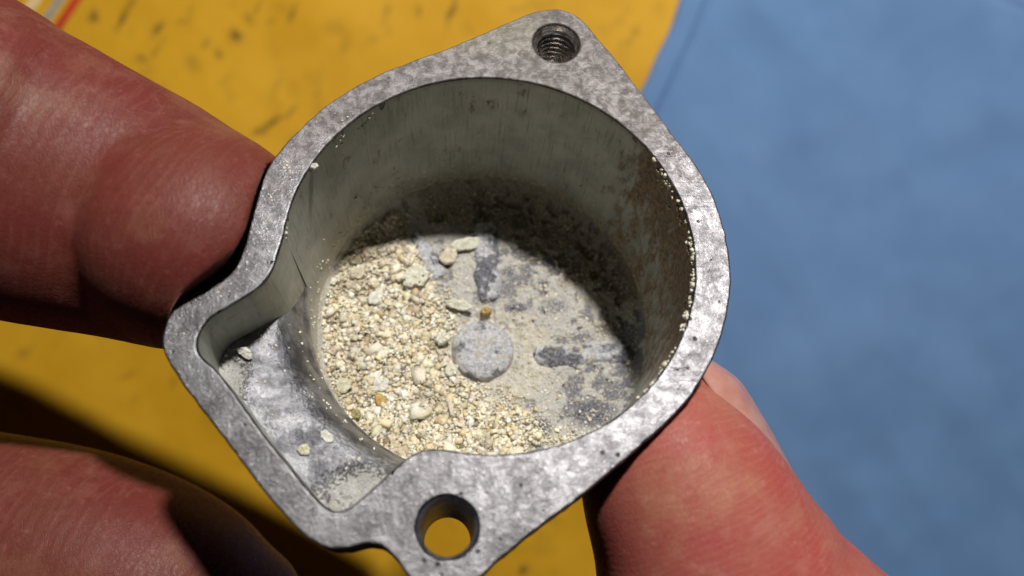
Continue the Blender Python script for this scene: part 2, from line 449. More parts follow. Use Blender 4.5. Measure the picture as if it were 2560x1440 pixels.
def sheet(name, x0, x1, y0, y1, step, zfun, thick, inside=None):
    """A closed sheet: a top grid following zfun with a flat underside."""
    nx = int((x1 - x0) / step) + 1; ny = int((y1 - y0) / step) + 1
    X, Y = np.meshgrid(np.linspace(x0, x1, nx), np.linspace(y0, y1, ny)); X = X.ravel(); Y = Y.ravel()
    top = np.c_[X, Y, zfun(X, Y)]
    idx = np.arange(nx * ny).reshape(ny, nx)
    F = np.stack([idx[:-1, :-1], idx[:-1, 1:], idx[1:, 1:], idx[1:, :-1]], -1).reshape(-1, 4).tolist()
    ring = np.r_[idx[0, :], idx[1:, -1], idx[-1, -2::-1], idx[-2:0:-1, 0]]
    low = top[ring].copy(); low[:, 2] = top[ring][:, 2] - thick
    b = len(top); n = len(ring)
    V = np.vstack([top, low])
    F += [(ring[i], b + i, b + (i + 1) % n, ring[(i + 1) % n]) for i in range(n)]
    F.append(tuple(b + i for i in range(n))[::-1])
    return V, F

# envelope: padded, so its face swells and dips slightly
def env_z(X, Y):
    p = np.c_[X, Y, X * 0]
    return (fbm(p / 26.0, 3) - 0.5) * 2.2 + (fbm(p / 7.0, 2) - 0.5) * 0.25 - 1.0
V, F = sheet('env', -205, 130, -165, 150, 0.9, env_z, 1.2)
m = mesh_from('padded_envelope', V, F)
marks = [  # image-derived centres of the dark smudges: centre, length, width, angle, strength
    (tb(228, 38), 2.6, 1.6, 100, 0.9), (tb(302, 42), 5.0, 1.4, 60, 0.75), (tb(318, 20), 6.5, 1.0, 62, 0.55), (tb(388, 72), 3.2, 1.5, 60, 1.0),
    (tb(400, 108), 3.0, 1.0, 60, 0.45), (tb(350, 145), 2.6, 1.6, 160, 0.5), (tb(385, 128), 2.4, 0.9, 60, 0.4), (tb(585, 86), 3.2, 2.2, 140, 0.8),
    (tb(512, 106), 2.4, 0.9, 65, 0.5), (tb(543, 128), 2.4, 1.2, 130, 0.55), (tb(470, 25), 3.0, 1.2, 80, 0.3), (tb(455, 52), 3.0, 1.3, 10, 0.3),
    (tb(620, 42), 2.4, 1.4, 150, 0.45), (tb(640, 15), 4.0, 0.8, 55, 0.4), (tb(730, 35), 4.2, 0.9, 65, 0.6), (tb(675, 48), 2.0, 0.9, 60, 0.35),
    (tb(1130, 22), 6.0, 0.9, 70, 0.75), (tb(1045, 25), 2.2, 1.3, 90, 0.45), (tb(965, 30), 3.6, 1.2, 80, 0.35), (tb(680, 302), 6.0, 1.0, 30, 0.95),
    (tb(648, 326), 3.0, 1.2, 20, 0.75), (tb(722, 280), 3.5, 0.9, 50, 0.5), (tb(790, 238), 2.4, 0.7, 95, 0.6), (tb(480, 160), 4.0, 2.6, 120, 0.3),
    (tb(690, 215), 5.0, 0.8, 60, 0.25), (tb(560, 200), 4.0, 1.5, 40, 0.18), (tb(860, 110), 4.5, 1.8, 70, 0.22), (tb(930, 95), 3.0, 1.2, 30, 0.2),
    (tb(1590, 75), 2.6, 1.4, 60, 0.4), (tb(1575, 100), 2.0, 1.0, 40, 0.3), (tb(1310, 1428), 2.2, 1.2, 70, 0.75), (tb(1350, 1340), 2.4, 0.8, 40, 0.3),
    (tb(310, 940), 4.5, 1.2, 30, 0.3), (tb(430, 955), 3.5, 1.0, 80, 0.28), (tb(60, 880), 4.0, 1.5, 40, 0.28), (tb(330, 1000), 2.5, 1.0, 60, 0.22)]
X, Y = V[:, 0], V[:, 1]
p3 = np.c_[X, Y, X * 0]
wx = (fbm(p3 / 2.2, 3) - 0.5) * 2.2; wy = (fbm(p3 / 2.2 + 40, 3) - 0.5) * 2.2
sm = np.zeros(len(X))
for (c, L, W, a, s) in marks:
    a = math.radians(a); dx = X + wx - c[0]; dy = Y + wy - c[1]
    u = (dx * math.cos(a) + dy * math.sin(a)) / (L * 0.5); v = (-dx * math.sin(a) + dy * math.cos(a)) / (W * 0.5)
    sm = np.maximum(sm, min(1.0, s * 1.35) * np.exp(-(u * u + v * v) * 0.55))
sm = np.maximum(sm, 0.16 * sstep(0.60, 0.76, fbm(p3 / 6.0 + 5, 4)))
attr(m, 'smudge', sm)
env = link('padded_envelope', m, M_PAPER)
tag(env, 'yellow paper envelope with dark smudges lying under the metal bowl', 'envelope')

def strip(name, a, b, w, z, mat):
    """A printed band on the envelope face, following its swell."""
    a = np.array(a); b = np.array(b); d = (b - a) / np.linalg.norm(b - a); nrm = np.array([-d[1], d[0]])
    n = 60; V = []; F = []
    for i in range(n):
        c = a + (b - a) * i / (n - 1)
        for s in (-1, 1):
            q = c + nrm * s * w / 2
            V.append((q[0], q[1], env_z(np.array([q[0]]), np.array([q[1]]))[0] + z))
        if i: F.append((2 * i - 2, 2 * i, 2 * i + 1, 2 * i - 1))
    o = link(name, mesh_from(name, V, F), mat, env)
    return o
d = (tb(185, 0) - tb(150, 52)); d /= np.linalg.norm(d)
strip('printed_red_line', tb(150, 52) - d * 25, tb(150, 52) + d * 45, 2.5, 0.03, mat_plain('red_print', (0.52, 0.045, 0.006), 0.6))
strip('printed_grey_line', tb(128, 22) - d * 25, tb(128, 22) + d * 45, 2.3, 0.03, mat_plain('grey_print', (0.33, 0.30, 0.24), 0.6))
strip('printed_pale_line', tb(78, 6) - d * 22, tb(78, 6) + d * 45, 3.0, 0.03, mat_plain('pale_print', (0.68, 0.50, 0.24), 0.6))

# blue folded cloth: left edge and lower edge as seen, the rest runs out of frame
pc = tb(1224, 1111); e1 = tb(1700, 0) - pc; e1 /= np.linalg.norm(e1); e2 = np.array([e1[1], -e1[0]])
def cloth_pts(S, T):
    Wb = np.c_[S, T, S * 0]
    edge = 0.9 * (fbm(np.c_[T / 14, T * 0, T * 0 + 3], 3) - 0.5) * np.exp(-S / 8.0)
    Sx = S + edge * 2
    q = pc[None] + Sx[:, None] * e2[None] + T[:, None] * e1[None]
    z = 2.2 + (fbm(np.c_[S / 34, T / 34, S * 0 + 9], 3) - 0.5) * 3.2 + (fbm(np.c_[S / 10, T / 13, S * 0 + 2], 2) - 0.5) * 0.5
    z += -1.1 * np.exp(-((S - 6.5 - (T - 100) * 0.012) / 0.75) ** 2)            # stitched hem crease along the left edge
    fr = (S * 0.66 + T * 0.75)
    z += -0.7 * np.exp(-((T - 167.5) / 0.9) ** 2) * sstep(66, 80, S)   # crease in the far corner
    d1 = (S * 0.62 + T * 0.78); d2 = (S * 0.78 - T * 0.62)
    z += (np.abs(fbm(np.c_[d1 / 22, d2 / 75, S * 0 + 5], 3) - 0.5) * -2.8) + (fbm(np.c_[d1 / 9, d2 / 30, S * 0 + 15], 2) - 0.5) * 0.8
    z -= 1.6 * np.exp(-S / 1.0) + 1.6 * np.exp(-T / 1.0)
    return np.c_[q, z]
ns, nt = 190, 230
S, T = np.meshgrid(np.r_[np.linspace(0, 12, 60), np.linspace(12.5, 190, ns - 60)], np.linspace(0, 215, nt))
cv = cloth_pts(S.ravel(), T.ravel())
# round the corner near the upper left of the cloth
idx = np.arange(ns * nt).reshape(nt, ns)
F = np.stack([idx[:-1, :-1], idx[:-1, 1:], idx[1:, 1:], idx[1:, :-1]], -1).reshape(-1, 4).tolist()
ring = np.r_[idx[0, :], idx[1:, -1], idx[-1, -2::-1], idx[-2:0:-1, 0]]
low = cv[ring].copy(); low[:, 2] = 0.25
b = len(cv); n = len(ring)
F += [(ring[i], ring[(i + 1) % n], b + (i + 1) % n, b + i)[::-1] for i in range(n)]
F.append(tuple(b + i for i in range(n)))
cloth = link('blue_cloth', mesh_from('blue_cloth', np.vstack([cv, low]), F), M_CLOTH)
tag(cloth, 'plain blue folded cloth lying over the right side of the envelope', 'cloth')

# ------------------------------------------------------------------ float bowl
BX = np.array([0.99714789, 0.0, -0.07547236]); BY = np.array([-0.02881167, 0.92426511, -0.38066244]); BN = np.array([0.06975647, 0.38175123, 0.92162901])
BO = np.array([-1.9828, 3.8980, CAM_H - 81.4645])
bowl = bpy.data.objects.new('float_bowl', None); col.objects.link(bowl)
bowl.empty_display_size = 0.01
bowl.matrix_world = Matrix(((BX[0], BY[0], BN[0], BO[0] * MM), (BX[1], BY[1], BN[1], BO[1] * MM), (BX[2], BY[2], BN[2], BO[2] * MM), (0, 0, 0, 1)))
tag(bowl, 'grey cast metal carburettor float bowl with two screw lugs, crusted with cream deposit', 'float bowl')

OUTER = [(6.2, 29.5), (7.8, 29.7), (9.2, 29.4), (10.2, 28.7), (11.1, 27.8), (11.9, 26.5), (12.8, 24.9), (14.2, 22.8), (16.0, 19.6), (17.3, 17.4), (18.5, 15.1), (19.7, 13.0), (20.6, 11.4), (21.7, 9.4), (22.6, 7.1), (23.3, 4.4), (23.65, 1.4), (23.7, -1.2), (23.45, -3.9), (22.8, -6.6), (22.1, -8.5), (21.3, -10.3), (20.35, -12.1), (19.3, -13.7), (17.9, -15.4), (16.3, -16.95), (14.5, -18.45), (12.7, -19.9), (10.9, -21.3), (9.2, -22.6), (7.8, -23.7), (5.4, -25.3), (2.6, -27.2), (1.1, -28.3), (-0.2, -29.3), (-1.2, -30.2), (-2.3, -31.0), (-3.7, -31.4), (-5.2, -31.4), (-6.6, -31.0), (-7.6, -30.2), (-8.4, -29.1), (-9.2, -28.2), (-10.0, -27.7), (-10.9, -27.5), (-11.8, -27.65), (-13.0, -27.9), (-14.2, -27.9), (-15.2, -27.5), (-16.4, -26.7), (-17.6, -25.6), (-18.8, -24.3), (-20.1, -22.9), (-21.2, -21.55), (-22.5, -20.0), (-23.8, -18.4), (-25.1, -16.8), (-26.6, -15.0), (-28.1, -13.2), (-29.3, -11.5), (-30.0, -10.1), (-30.2, -8.9), (-30.1, -7.9), (-29.8, -6.9), (-29.2, -5.8), (-28.4, -4.8), (-27.5, -4.05), (-26.7, -3.4), (-25.8, -2.65), (-25.0, -1.7), (-24.45, -0.6), (-24.1, 0.7), (-23.85, 2.6), (-23.6, 3.9), (-23.15, 5.9), (-22.6, 7.8), (-21.9, 9.6), (-20.9, 11.3), (-19.7, 13.0), (-18.3, 14.8), (-16.8, 16.4), (-14.9, 18.1), (-12.8, 19.6), (-10.1, 21.2), (-7.2, 22.6), (-4.6, 23.85), (-2.1, 25.15), (0.1, 26.4), (2.3, 27.65), (4.6, 28.85)]
POCK = [(-20.14, 1.5), (-20.55, -0.6), (-20.95, -2.3), (-21.6, -3.6), (-22.6, -4.6), (-23.7, -5.45), (-25.0, -6.35), (-26.0, -7.0), (-26.7, -7.9), (-27.05, -8.8), (-27.1, -9.7), (-26.85, -10.6), (-26.2, -11.3), (-25.4, -12.0), (-24.3, -13.2), (-23.1, -14.7), (-21.8, -16.4), (-20.5, -18.1), (-19.2, -19.6), (-17.9, -21.1), (-16.8, -22.4), (-15.7, -23.6), (-14.8, -24.45), (-13.9, -24.9), (-12.9, -24.7), (-11.9, -23.95), (-10.6, -22.85), (-9.4, -21.7), (-8.1, -20.6), (-7.0, -19.9), (-5.9, -19.65), (-4.6, -19.72), (-3.2, -19.95)]
R_B = 20.2
FLOOR_D = 24.0
H1 = np.array([7.6, 25.0]); H2 = np.array([-4.33, -26.35])

outer = smooth_closed(OUTER, 0.30, 2)
pock = resample(catmull(POCK, 10), 0.28, False, 2)
th0 = math.atan2(pock[-1][1], pock[-1][0]); th1 = math.atan2(pock[0][1], pock[0][0])       # -99.. deg -> 175.7 deg
arc_t = np.linspace(th0, th1, 360)
arc = np.c_[R_B * np.cos(arc_t), R_B * np.sin(arc_t)]
inner = np.vstack([pock[:-1], arc[::1][:0], pock[-1:], arc[1:-1]])

# nicked, slightly uneven edges
def jitter(P, amp, sc):
    d = np.roll(P, -1, 0) - np.roll(P, 1, 0); nn = np.c_[-d[:, 1], d[:, 0]]; nn /= np.linalg.norm(nn, axis=1)[:, None]
    q = np.c_[P / sc, P[:, :1] * 0]
    return P + nn * ((fbm(q, 3) - 0.5) * 2 * amp)[:, None]
outer_j = jitter(outer, 0.10, 0.9); inner_j = jitter(inner, 0.07, 0.8)

def circle(c, r, n=72):
    t = np.linspace(0, 2 * np.pi, n, endpoint=False); return np.c_[c[0] + r * np.cos(t), c[1] + r * np.sin(t)]

FL_T = 4.8      # flange thickness
BV = 0.20
cu = bpy.data.curves.new('flange_outline', 'CURVE'); cu.dimensions = '2D'; cu.fill_mode = 'BOTH'
cu.extrude = (FL_T / 2 - BV) * MM; cu.bevel_depth = BV * MM; cu.bevel_resolution = 3; cu.offset = -BV * MM
for P in (outer_j, inner_j, jitter(circle(H1, 2.62), 0.05, 0.5), jitter(circle(H2, 2.68), 0.08, 0.5)):
    sp = cu.splines.new('POLY'); sp.points.add(len(P) - 1)
    sp.points.foreach_set('co', np.c_[P * MM, np.zeros(len(P)), np.ones(len(P))].ravel())
    sp.use_cyclic_u = True
tmp = bpy.data.objects.new('tmp_outline', cu); col.objects.link(tmp)
bpy.context.view_layer.update()
dg = bpy.context.evaluated_depsgraph_get()
rm = bpy.data.meshes.new_from_object(tmp.evaluated_get(dg)); rm.name = 'rim_flange'
bpy.data.objects.remove(tmp)
rm.transform(Matrix.Translation((0, 0, -FL_T / 2 * MM)))
flange = link('rim_flange', rm, M_RIM, bowl, smooth=False)
for p in rm.polygons: p.use_smooth = abs(p.normal.z) < 0.999

def grid_faces(nr, nc, wrap=False, flip=False):
    F = []
    for i in range(nr - 1):
        for j in range(nc if wrap else nc - 1):
            a, b, c, d = i * nc + j, i * nc + (j + 1) % nc, (i + 1) * nc + (j + 1) % nc, (i + 1) * nc + j
            F.append((a, d, c, b) if flip else (a, b, c, d))
    return F

# ledge height: falls towards the main bore
def ledge_z(P):
    dr = np.hypot(P[:, 0], P[:, 1]) - R_B
    z = -(7.6 + 5.2 * np.exp(-np.clip(dr, 0, 9) / 1.35))
    z += (fbm(np.c_[P / 2.4, P[:, :1] * 0 + 1], 3) - 0.5) * 0.55 + (fbm(np.c_[P / 0.7, P[:, :1] * 0 + 4], 2) - 0.5) * 0.16
    return z
# bore wall: full depth where there is no pocket, from the ledge edge down inside the pocket
def wall_patch(t_, top_, nz):
    rows = []
    for i in range(nz):
        z = top_ + (-FLOOR_D - 0.3 - top_) * i / (nz - 1)
        rr = R_B - 0.02 + (fbm(np.c_[np.cos(t_) * 8, np.sin(t_) * 8, z / 3], 3) - 0.5) * 0.12 * np.clip((-z - 0.4) / 5.0, 0, 1) - 0.35 * np.clip(-z / FLOOR_D, 0, 1)
        rows.append(np.c_[rr * np.cos(t_), rr * np.sin(t_), z])
    return np.vstack(rows), grid_faces(nz, len(t_), False, True)
t_a = np.linspace(th0 - 0.004, th1 + 0.004, 240); t_b = np.linspace(th1, th0 + 2 * np.pi, 80)
Va, Fa = wall_patch(t_a, np.full(240, -0.25), 60)
Vb, Fb = wall_patch(t_b, ledge_z(np.c_[R_B * np.cos(t_b), R_B * np.sin(t_b)]) - 1.2, 40)
link('bore_wall', mesh_from('bore_wall', np.vstack([Va, Vb]), Fa + [tuple(i + len(Va) for i in f) for f in Fb]), M_WALL, bowl)

# pocket side wall
n = len(pock); rows = []
inset = pock.copy()
lz = ledge_z(pock) - 0.3
for i in range(24):
    f = i / 23
    z = -0.25 + (lz + 0.25) * f
    rows.append(np.c_[pock * 0.9965, z])
link('pocket_wall', mesh_from('pocket_wall', np.vstack(rows), grid_faces(24, n)), M_WALL, bowl)
# pocket ledge
bt = np.mod(np.linspace(th1, th0 + 2 * np.pi, n), 2 * np.pi)
ba = np.c_[np.cos(bt), np.sin(bt)] * (R_B + 0.0)
rows = []; K = 40
for i in range(K):
    f = i / (K - 1); P = pock * (1 - f) + ba * f
    rows.append(np.c_[P, ledge_z(P)])
zl = ledge_z(ba)
for rr_, dz_ in ((R_B - 0.10, 0.18), (R_B - 0.28, 0.55), (R_B - 0.42, 1.2), (R_B - 0.45, 2.2)):
    rows.append(np.c_[ba / R_B * rr_, zl - dz_])
K = len(rows)
LV = np.vstack(rows)
lm = mesh_from('pocket_ledge', LV, grid_faces(K, n, False, False))
dep = 0.70 * np.exp(-(((LV[:, 0] + 13.5) / 4.2) ** 2 + ((LV[:, 1] + 22.5) / 3.4) ** 2)) + 0.75 * np.exp(-(((LV[:, 0] + 25.6) / 2.2) ** 2 + ((LV[:, 1] + 10.5) / 3.0) ** 2))
dep += 0.15 * np.exp(-((np.repeat(np.arange(K), n) / 4.0) ** 2)) + 0.30 * np.exp(-(((LV[:, 0] + 10.5) / 3) ** 2 + ((LV[:, 1] + 20) / 2.5) ** 2))
attr(lm, 'deposit', dep)
link('pocket_ledge', lm, M_LEDGE, bowl)

# outside shell below the flange
def offset_poly(P, d):
    t = np.roll(P, -1, 0) - np.roll(P, 1, 0); nn = np.c_[-t[:, 1], t[:, 0]]; nn /= np.linalg.norm(nn, axis=1)[:, None]
    s = 1 if (P[:, 0] * np.roll(P[:, 1], -1) - np.roll(P[:, 0], -1) * P[:, 1]).sum() < 0 else -1
    return P + nn * d * s
po = resample(offset_poly(resample(inner, 0.5, True, 3), 1.7), 0.5, True, 4)
pr = np.hypot(po[:, 0], po[:, 1]); pu = po / pr[:, None]
rows = []
for g_, z_ in ((0, -FL_T + 0.3), (0, -9), (0.02, -13), (0.10, -14.4), (0.30, -15.3), (1.0, -15.7)):      # the pocket's belly closes onto the round cup
    rows.append(np.c_[pu * (pr * (1 - g_) + np.minimum(pr, 21.6) * g_)[:, None], np.full(len(po), z_)])
V1 = np.vstack(rows); F1 = grid_faces(len(rows), len(po), True, True)
tc = np.linspace(0, 2 * np.pi, 120, endpoint=False); b0 = len(V1)
prof = [(21.9, -10), (21.9, -18), (21.7, -24), (21.0, -26.2), (19.4, -27.3), (10, -27.6), (0.02, -27.6)]
V2 = np.vstack([np.c_[r * np.cos(tc), r * np.sin(tc), np.full(120, z)] for r, z in prof])
F2 = [tuple(i + b0 for i in f) for f in grid_faces(len(prof), 120, True, True)]
link('cup_shell', mesh_from('cup_shell', np.vstack([V1, V2]), F1 + F2), M_CAST, bowl)

def revolve(c, prof, n=72):
    t = np.linspace(0, 2 * np.pi, n, endpoint=False)
    V = np.vstack([np.c_[c[0] + r * np.cos(t), c[1] + r * np.sin(t), np.full(n, z)] for r, z in prof])
    return V, grid_faces(len(prof), n, True, True)
V, F = revolve(H1, [(4.5, -FL_T + 0.2), (4.4, -13.0), (3.9, -14.0), (0.02, -14.2)])
link('screw_boss', mesh_from('screw_boss', V, F), M_CAST, bowl)
V, F = revolve(H2, [(2.64, -0.25), (2.36, -0.75), (2.30, -1.2), (2.26, -11.8), (2.42, -12.1), (4.3, -12.1), (4.5, -11.7), (4.5, -FL_T + 0.2)])
link('screw_sleeve', mesh_from('screw_sleeve', V, F), mat_cast('worn_sleeve', 0.8), bowl)
# threaded hole: a real helical thread
pitch = 0.80; nth, nzz = 72, 240; depth = 12.6
V = []
for i in range(nzz):
    z = -0.3 - depth * i / (nzz - 1)
    for j in range(nth):
        t = 2 * math.pi * j / nth
        ph = ((-z) / pitch - j / nth) % 1.0
        tri = 1 - abs(2 * ph - 1)
        r = 2.02 + 0.42 * min(1.0, max(0.0, tri * 1.25 - 0.12))
        if -z < 0.9: r = max(r, 2.60 - (-z - 0.3) * 0.45)
        if i == 0: r = 2.60
        V.append((H1[0] + r * math.cos(t), H1[1] + r * math.sin(t), z))
F = grid_faces(nzz, nth, True, True)
V.append((H1[0], H1[1], -13.2)); F += [((nzz - 1) * nth + (j + 1) % nth, (nzz - 1) * nth + j, len(V) - 1) for j in range(nth)]
link('screw_thread', mesh_from('screw_thread', V, F), M_STEEL, bowl)

# ---- floor with its crust (height field)
LOOSE = np.array([(-18.9, 9.6), (-15.6, 14.2), (-10.5, 15.4), (-7.3, 9.7), (-3.8, 3.1), (-3.8, -2.1), (-1.4, -7.2), (3.3, -9.2), (8.9, -14.1), (1.7, -17.8), (-9.8, -18.5), (-16.4, -12.0), (-19.9, -6.5), (-20.8, 1.1)])
def poly_sd(P, Q):
    """signed distance to polygon Q, negative inside"""
    P = np.asarray(P, float); d = np.full(len(P), 1e9); ins = np.zeros(len(P), bool)
    for i in range(len(Q)):
        a, b = Q[i], Q[(i + 1) % len(Q)]; ab = b - a
        t = np.clip(((P - a) @ ab) / (ab @ ab), 0, 1); d = np.minimum(d, np.hypot(*(P - a - t[:, None] * ab).T))
        cond = ((a[1] > P[:, 1]) != (b[1] > P[:, 1]))
        with np.errstate(divide='ignore', invalid='ignore'):
            xi = (b[0] - a[0]) * (P[:, 1] - a[1]) / (b[1] - a[1]) + a[0]
        ins ^= cond & (P[:, 0] < xi)
    return np.where(ins, -d, d)
def loose_mask(P):
    return sstep(2.2, -2.6, poly_sd(P, LOOSE) + (fbm(np.c_[P / 3.0, P[:, :1] * 0 + 6], 3) - 0.5) * 5.0)
def plates(P):
    o = P[:, :1] * 0
    n_ = 0.62 * fbm(np.c_[P / 2.6, o + 33], 4) + 0.38 * fbm(np.c_[P / 0.75, o + 41], 3)
    return sstep(0.435, 0.475, n_)
def floor_z(P):
    r = np.hypot(P[:, 0], P[:, 1])
    q = np.clip(r - 16.6, 0, 3.3)
    z = -FLOOR_D + 3.4 - np.sqrt(np.maximum(3.4 ** 2 - q ** 2, 0.01))
    lm = loose_mask(P); o = P[:, :1] * 0
    z += 0.25 + (fbm(np.c_[P / 3.2, o + 2], 4) - 0.5) * 0.55 + (fbm(np.c_[P / 0.8, o + 8], 3) - 0.5) * 0.30
    z += lm * (0.55 + (fbm(np.c_[P / 2.0, o + 12], 3) - 0.5) * 1.3)
    z += plates(P) * (1 - lm) * 0.34 + (fbm(np.c_[P / 0.42, o + 21], 2) - 0.5) * 0.24
    db = np.hypot(P[:, 0] + 0.1, P[:, 1] + 2.8)
    z -= 0.45 * np.exp(-((db - 4.15) / 0.45) ** 2) * (0.4 + fbm(np.c_[P / 1.5, o + 5], 2))      # gap round the boss
    return z
st = 0.17; g = np.arange(-20.3, 20.31, st); ng = len(g)
X, Y = np.meshgrid(g, g); P = np.c_[X.ravel(), Y.ravel()]
keep = np.hypot(P[:, 0], P[:, 1]) < 20.15
mp = -np.ones(len(P), int); mp[keep] = np.arange(keep.sum())
ii = mp.reshape(ng, ng); Q = np.stack([ii[:-1, :-1], ii[:-1, 1:], ii[1:, 1:], ii[1:, :-1]], -1).reshape(-1, 4); Q = Q[(Q >= 0).all(1)]
P = P[keep]
fz = floor_z(P)
fm = mesh_from('bowl_floor', np.c_[P, fz], Q)
GREY = [(1.3, 5.0, 1.9, 2.6, .75), (3.4, 7.7, 1.6, 1.2, .7), (4.2, 2.7, 2.4, 1.0, .8), (9.3, 3.0, 3.2, 2.0, .6), (12.1, -1.2, 3.0, 1.2, .65), (9.2, -8.6, 3.0, 1.6, .35), (13.0, -10.8, 3.6, 2.6, .85),
        (6.2, -12.3, 3.0, 1.6, .75), (0.0, -11.9, 1.8, 1.3, .55), (16.4, -5.2, 2.0, 1.6, .6), (-5.0, 9.2, 1.6, 2.4, .7), (-13.5, 13.0, 3.5, 1.8, .45), (7.8, 6.6, 2.0, 1.4, .5), (-18.2, 8.0, 1.6, 4.0, .5)]
bare = np.zeros(len(P))
for (x, y, sx, sy, s) in GREY:
    bare = np.maximum(bare, s * np.exp(-(((P[:, 0] - x) / sx) ** 2 + ((P[:, 1] - y) / sy) ** 2)))
bare = np.maximum(bare, 0.30 * (1 - loose_mask(P)))
bare = np.maximum(bare, (0.50 * (1 - plates(P)) + 0.12) * (1 - loose_mask(P)) * (1 - 0.6 * np.exp(-((np.hypot(P[:, 0] - 1.5, P[:, 1] + 3.2) - 4.6) / 2.2) ** 2)))
pale = (1 - loose_mask(P)) * (1 - 0.75 * np.exp(-((np.hypot(P[:, 0] - 2.0, P[:, 1] + 3.5) - 4.5) / 2.6) ** 2)) * 0.9
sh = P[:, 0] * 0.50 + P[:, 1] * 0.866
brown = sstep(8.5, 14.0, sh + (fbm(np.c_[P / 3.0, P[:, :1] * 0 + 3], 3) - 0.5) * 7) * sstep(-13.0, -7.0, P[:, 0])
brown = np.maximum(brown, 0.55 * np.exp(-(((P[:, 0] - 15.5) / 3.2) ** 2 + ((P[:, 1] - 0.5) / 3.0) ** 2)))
attr(fm, 'bare', bare); attr(fm, 'brown', brown); attr(fm, 'pale', pale)
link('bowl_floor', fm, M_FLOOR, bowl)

# centre boss: a low round button with worn dome
V = []; n = 72
bprof = [(0.02, 0.92), (0.6, 0.90), (1.2, 0.86), (1.8, 0.80), (2.4, 0.70), (2.8, 0.58), (3.2, 0.40), (3.5, 0.18), (3.68, -0.05), (3.80, -0.5), (3.92, -1.4)]
t = np.linspace(0, 2 * np.pi, n, endpoint=False)
rows = []
for r, h in bprof:
    rr = r * (1 + 0.05 * (fbm(np.c_[np.cos(t) * 2, np.sin(t) * 2, t * 0 + 2], 3) - 0.5))
    pts = np.c_[-0.1 + rr * np.cos(t), -2.8 + rr * np.sin(t)]
    rows.append(np.c_[pts, -FLOOR_D + 1.15 + h + (fbm(np.c_[pts / 0.9, t * 0 + 7], 3) - 0.5) * 0.42])
link('centre_boss', mesh_from('centre_boss', np.vstack(rows), grid_faces(len(rows), n, True, True)), M_BOSS, bowl)
# cast ribs standing out of the crust
def rib(a, b, w, h, zoff, seed):
    a = np.array(a, float); b = np.array(b, float); L = np.linalg.norm(b - a); d = (b - a) / L; nn = np.array([-d[1], d[0]])
    nl, nw = 70, 18; V = []
    for i in range(nl):
        f = i / (nl - 1)
        ww = w * math.sqrt(max(0.02, 1 - max(0, (0.12 - f) / 0.12) ** 2))
        for j in range(nw):
            g_ = j / (nw - 1) * 2 - 1
            p_ = a + d * L * f + nn * ww * 0.5 * g_
            hh = h * (1 - abs(g_) ** 4) * min(1, f / 0.06 + 0.15)
            V.append((p_[0], p_[1], hh))
    V = np.array(V); o = V[:, 2:3] * 0
    # buried unevenly: the rib dips under the crust in places
    V[:, 2] += -FLOOR_D + zoff + (fbm(np.c_[V[:, :2] / 0.8, o + 3], 3) - 0.5) * 0.40 + (fbm(np.c_[V[:, :2] / 3.0, o + seed], 3) - 0.5) * 0.8
    V[:, :2] += (np.c_[fbm(np.c_[V[:, :2] / 1.2, o + 30], 3), fbm(np.c_[V[:, :2] / 1.2, o + 50], 3)] - 0.5) * 0.9
    return link('floor_rib', mesh_from('floor_rib', V, grid_faces(nl, nw)), M_RIB, bowl)
rib((5.9, -3.6), (17.9, -3.3), 3.0, 0.95, 0.32, 4)
rib((0.7, 3.6), (0.75, 14.5), 3.4, 0.9, 0.30, 9)
rib((-5.2, 6.5), (-8.4, 13.0), 2.6, 0.7, 0.2, 14)

# ---- loose grains (one stuff object) and single flakes
ICO_V = []; phi = (1 + 5 ** 0.5) / 2
for a in (-1, 1):
    for b in (-phi, phi):
        ICO_V += [(0, a, b), (a, b, 0), (b, 0, a)]
ICO_V = np.array(ICO_V) / math.hypot(1, phi)
bmx = bmesh.new()
for v in ICO_V: bmx.verts.new(v)
bmesh.ops.convex_hull(bmx, input=bmx.verts)
bmx.verts.index_update(); bmx.faces.ensure_lookup_table()
ICO_V = np.array([v.co[:] for v in bmx.verts]); ICO_F = np.array([[v.index for v in f.verts] for f in bmx.faces]); bmx.free()

BOX_V = np.array([(x_, y_, z_) for z_ in (-.7, .7) for (x_, y_) in ((-.75, -.75), (.75, -.75), (.75, .75), (-.75, .75))])
BOX_F = np.array([(0, 2, 1), (0, 3, 2), (4, 5, 6), (4, 6, 7), (0, 1, 5), (0, 5, 4), (1, 2, 6), (1, 6, 5), (2, 3, 7), (2, 7, 6), (3, 0, 4), (3, 4, 7)])
PAL = np.array([(0.66, 0.56, 0.36), (0.74, 0.66, 0.46), (0.78, 0.72, 0.57), (0.80, 0.78, 0.70), (0.60, 0.48, 0.27), (0.55, 0.42, 0.20), (0.62, 0.58, 0.42), (0.42, 0.32, 0.16), (0.20, 0.16, 0.10), (0.64, 0.62, 0.54)])
PALW = np.array([0.13, 0.22, 0.29, 0.17, 0.04, 0.012, 0.08, 0.015, 0.02, 0.06])

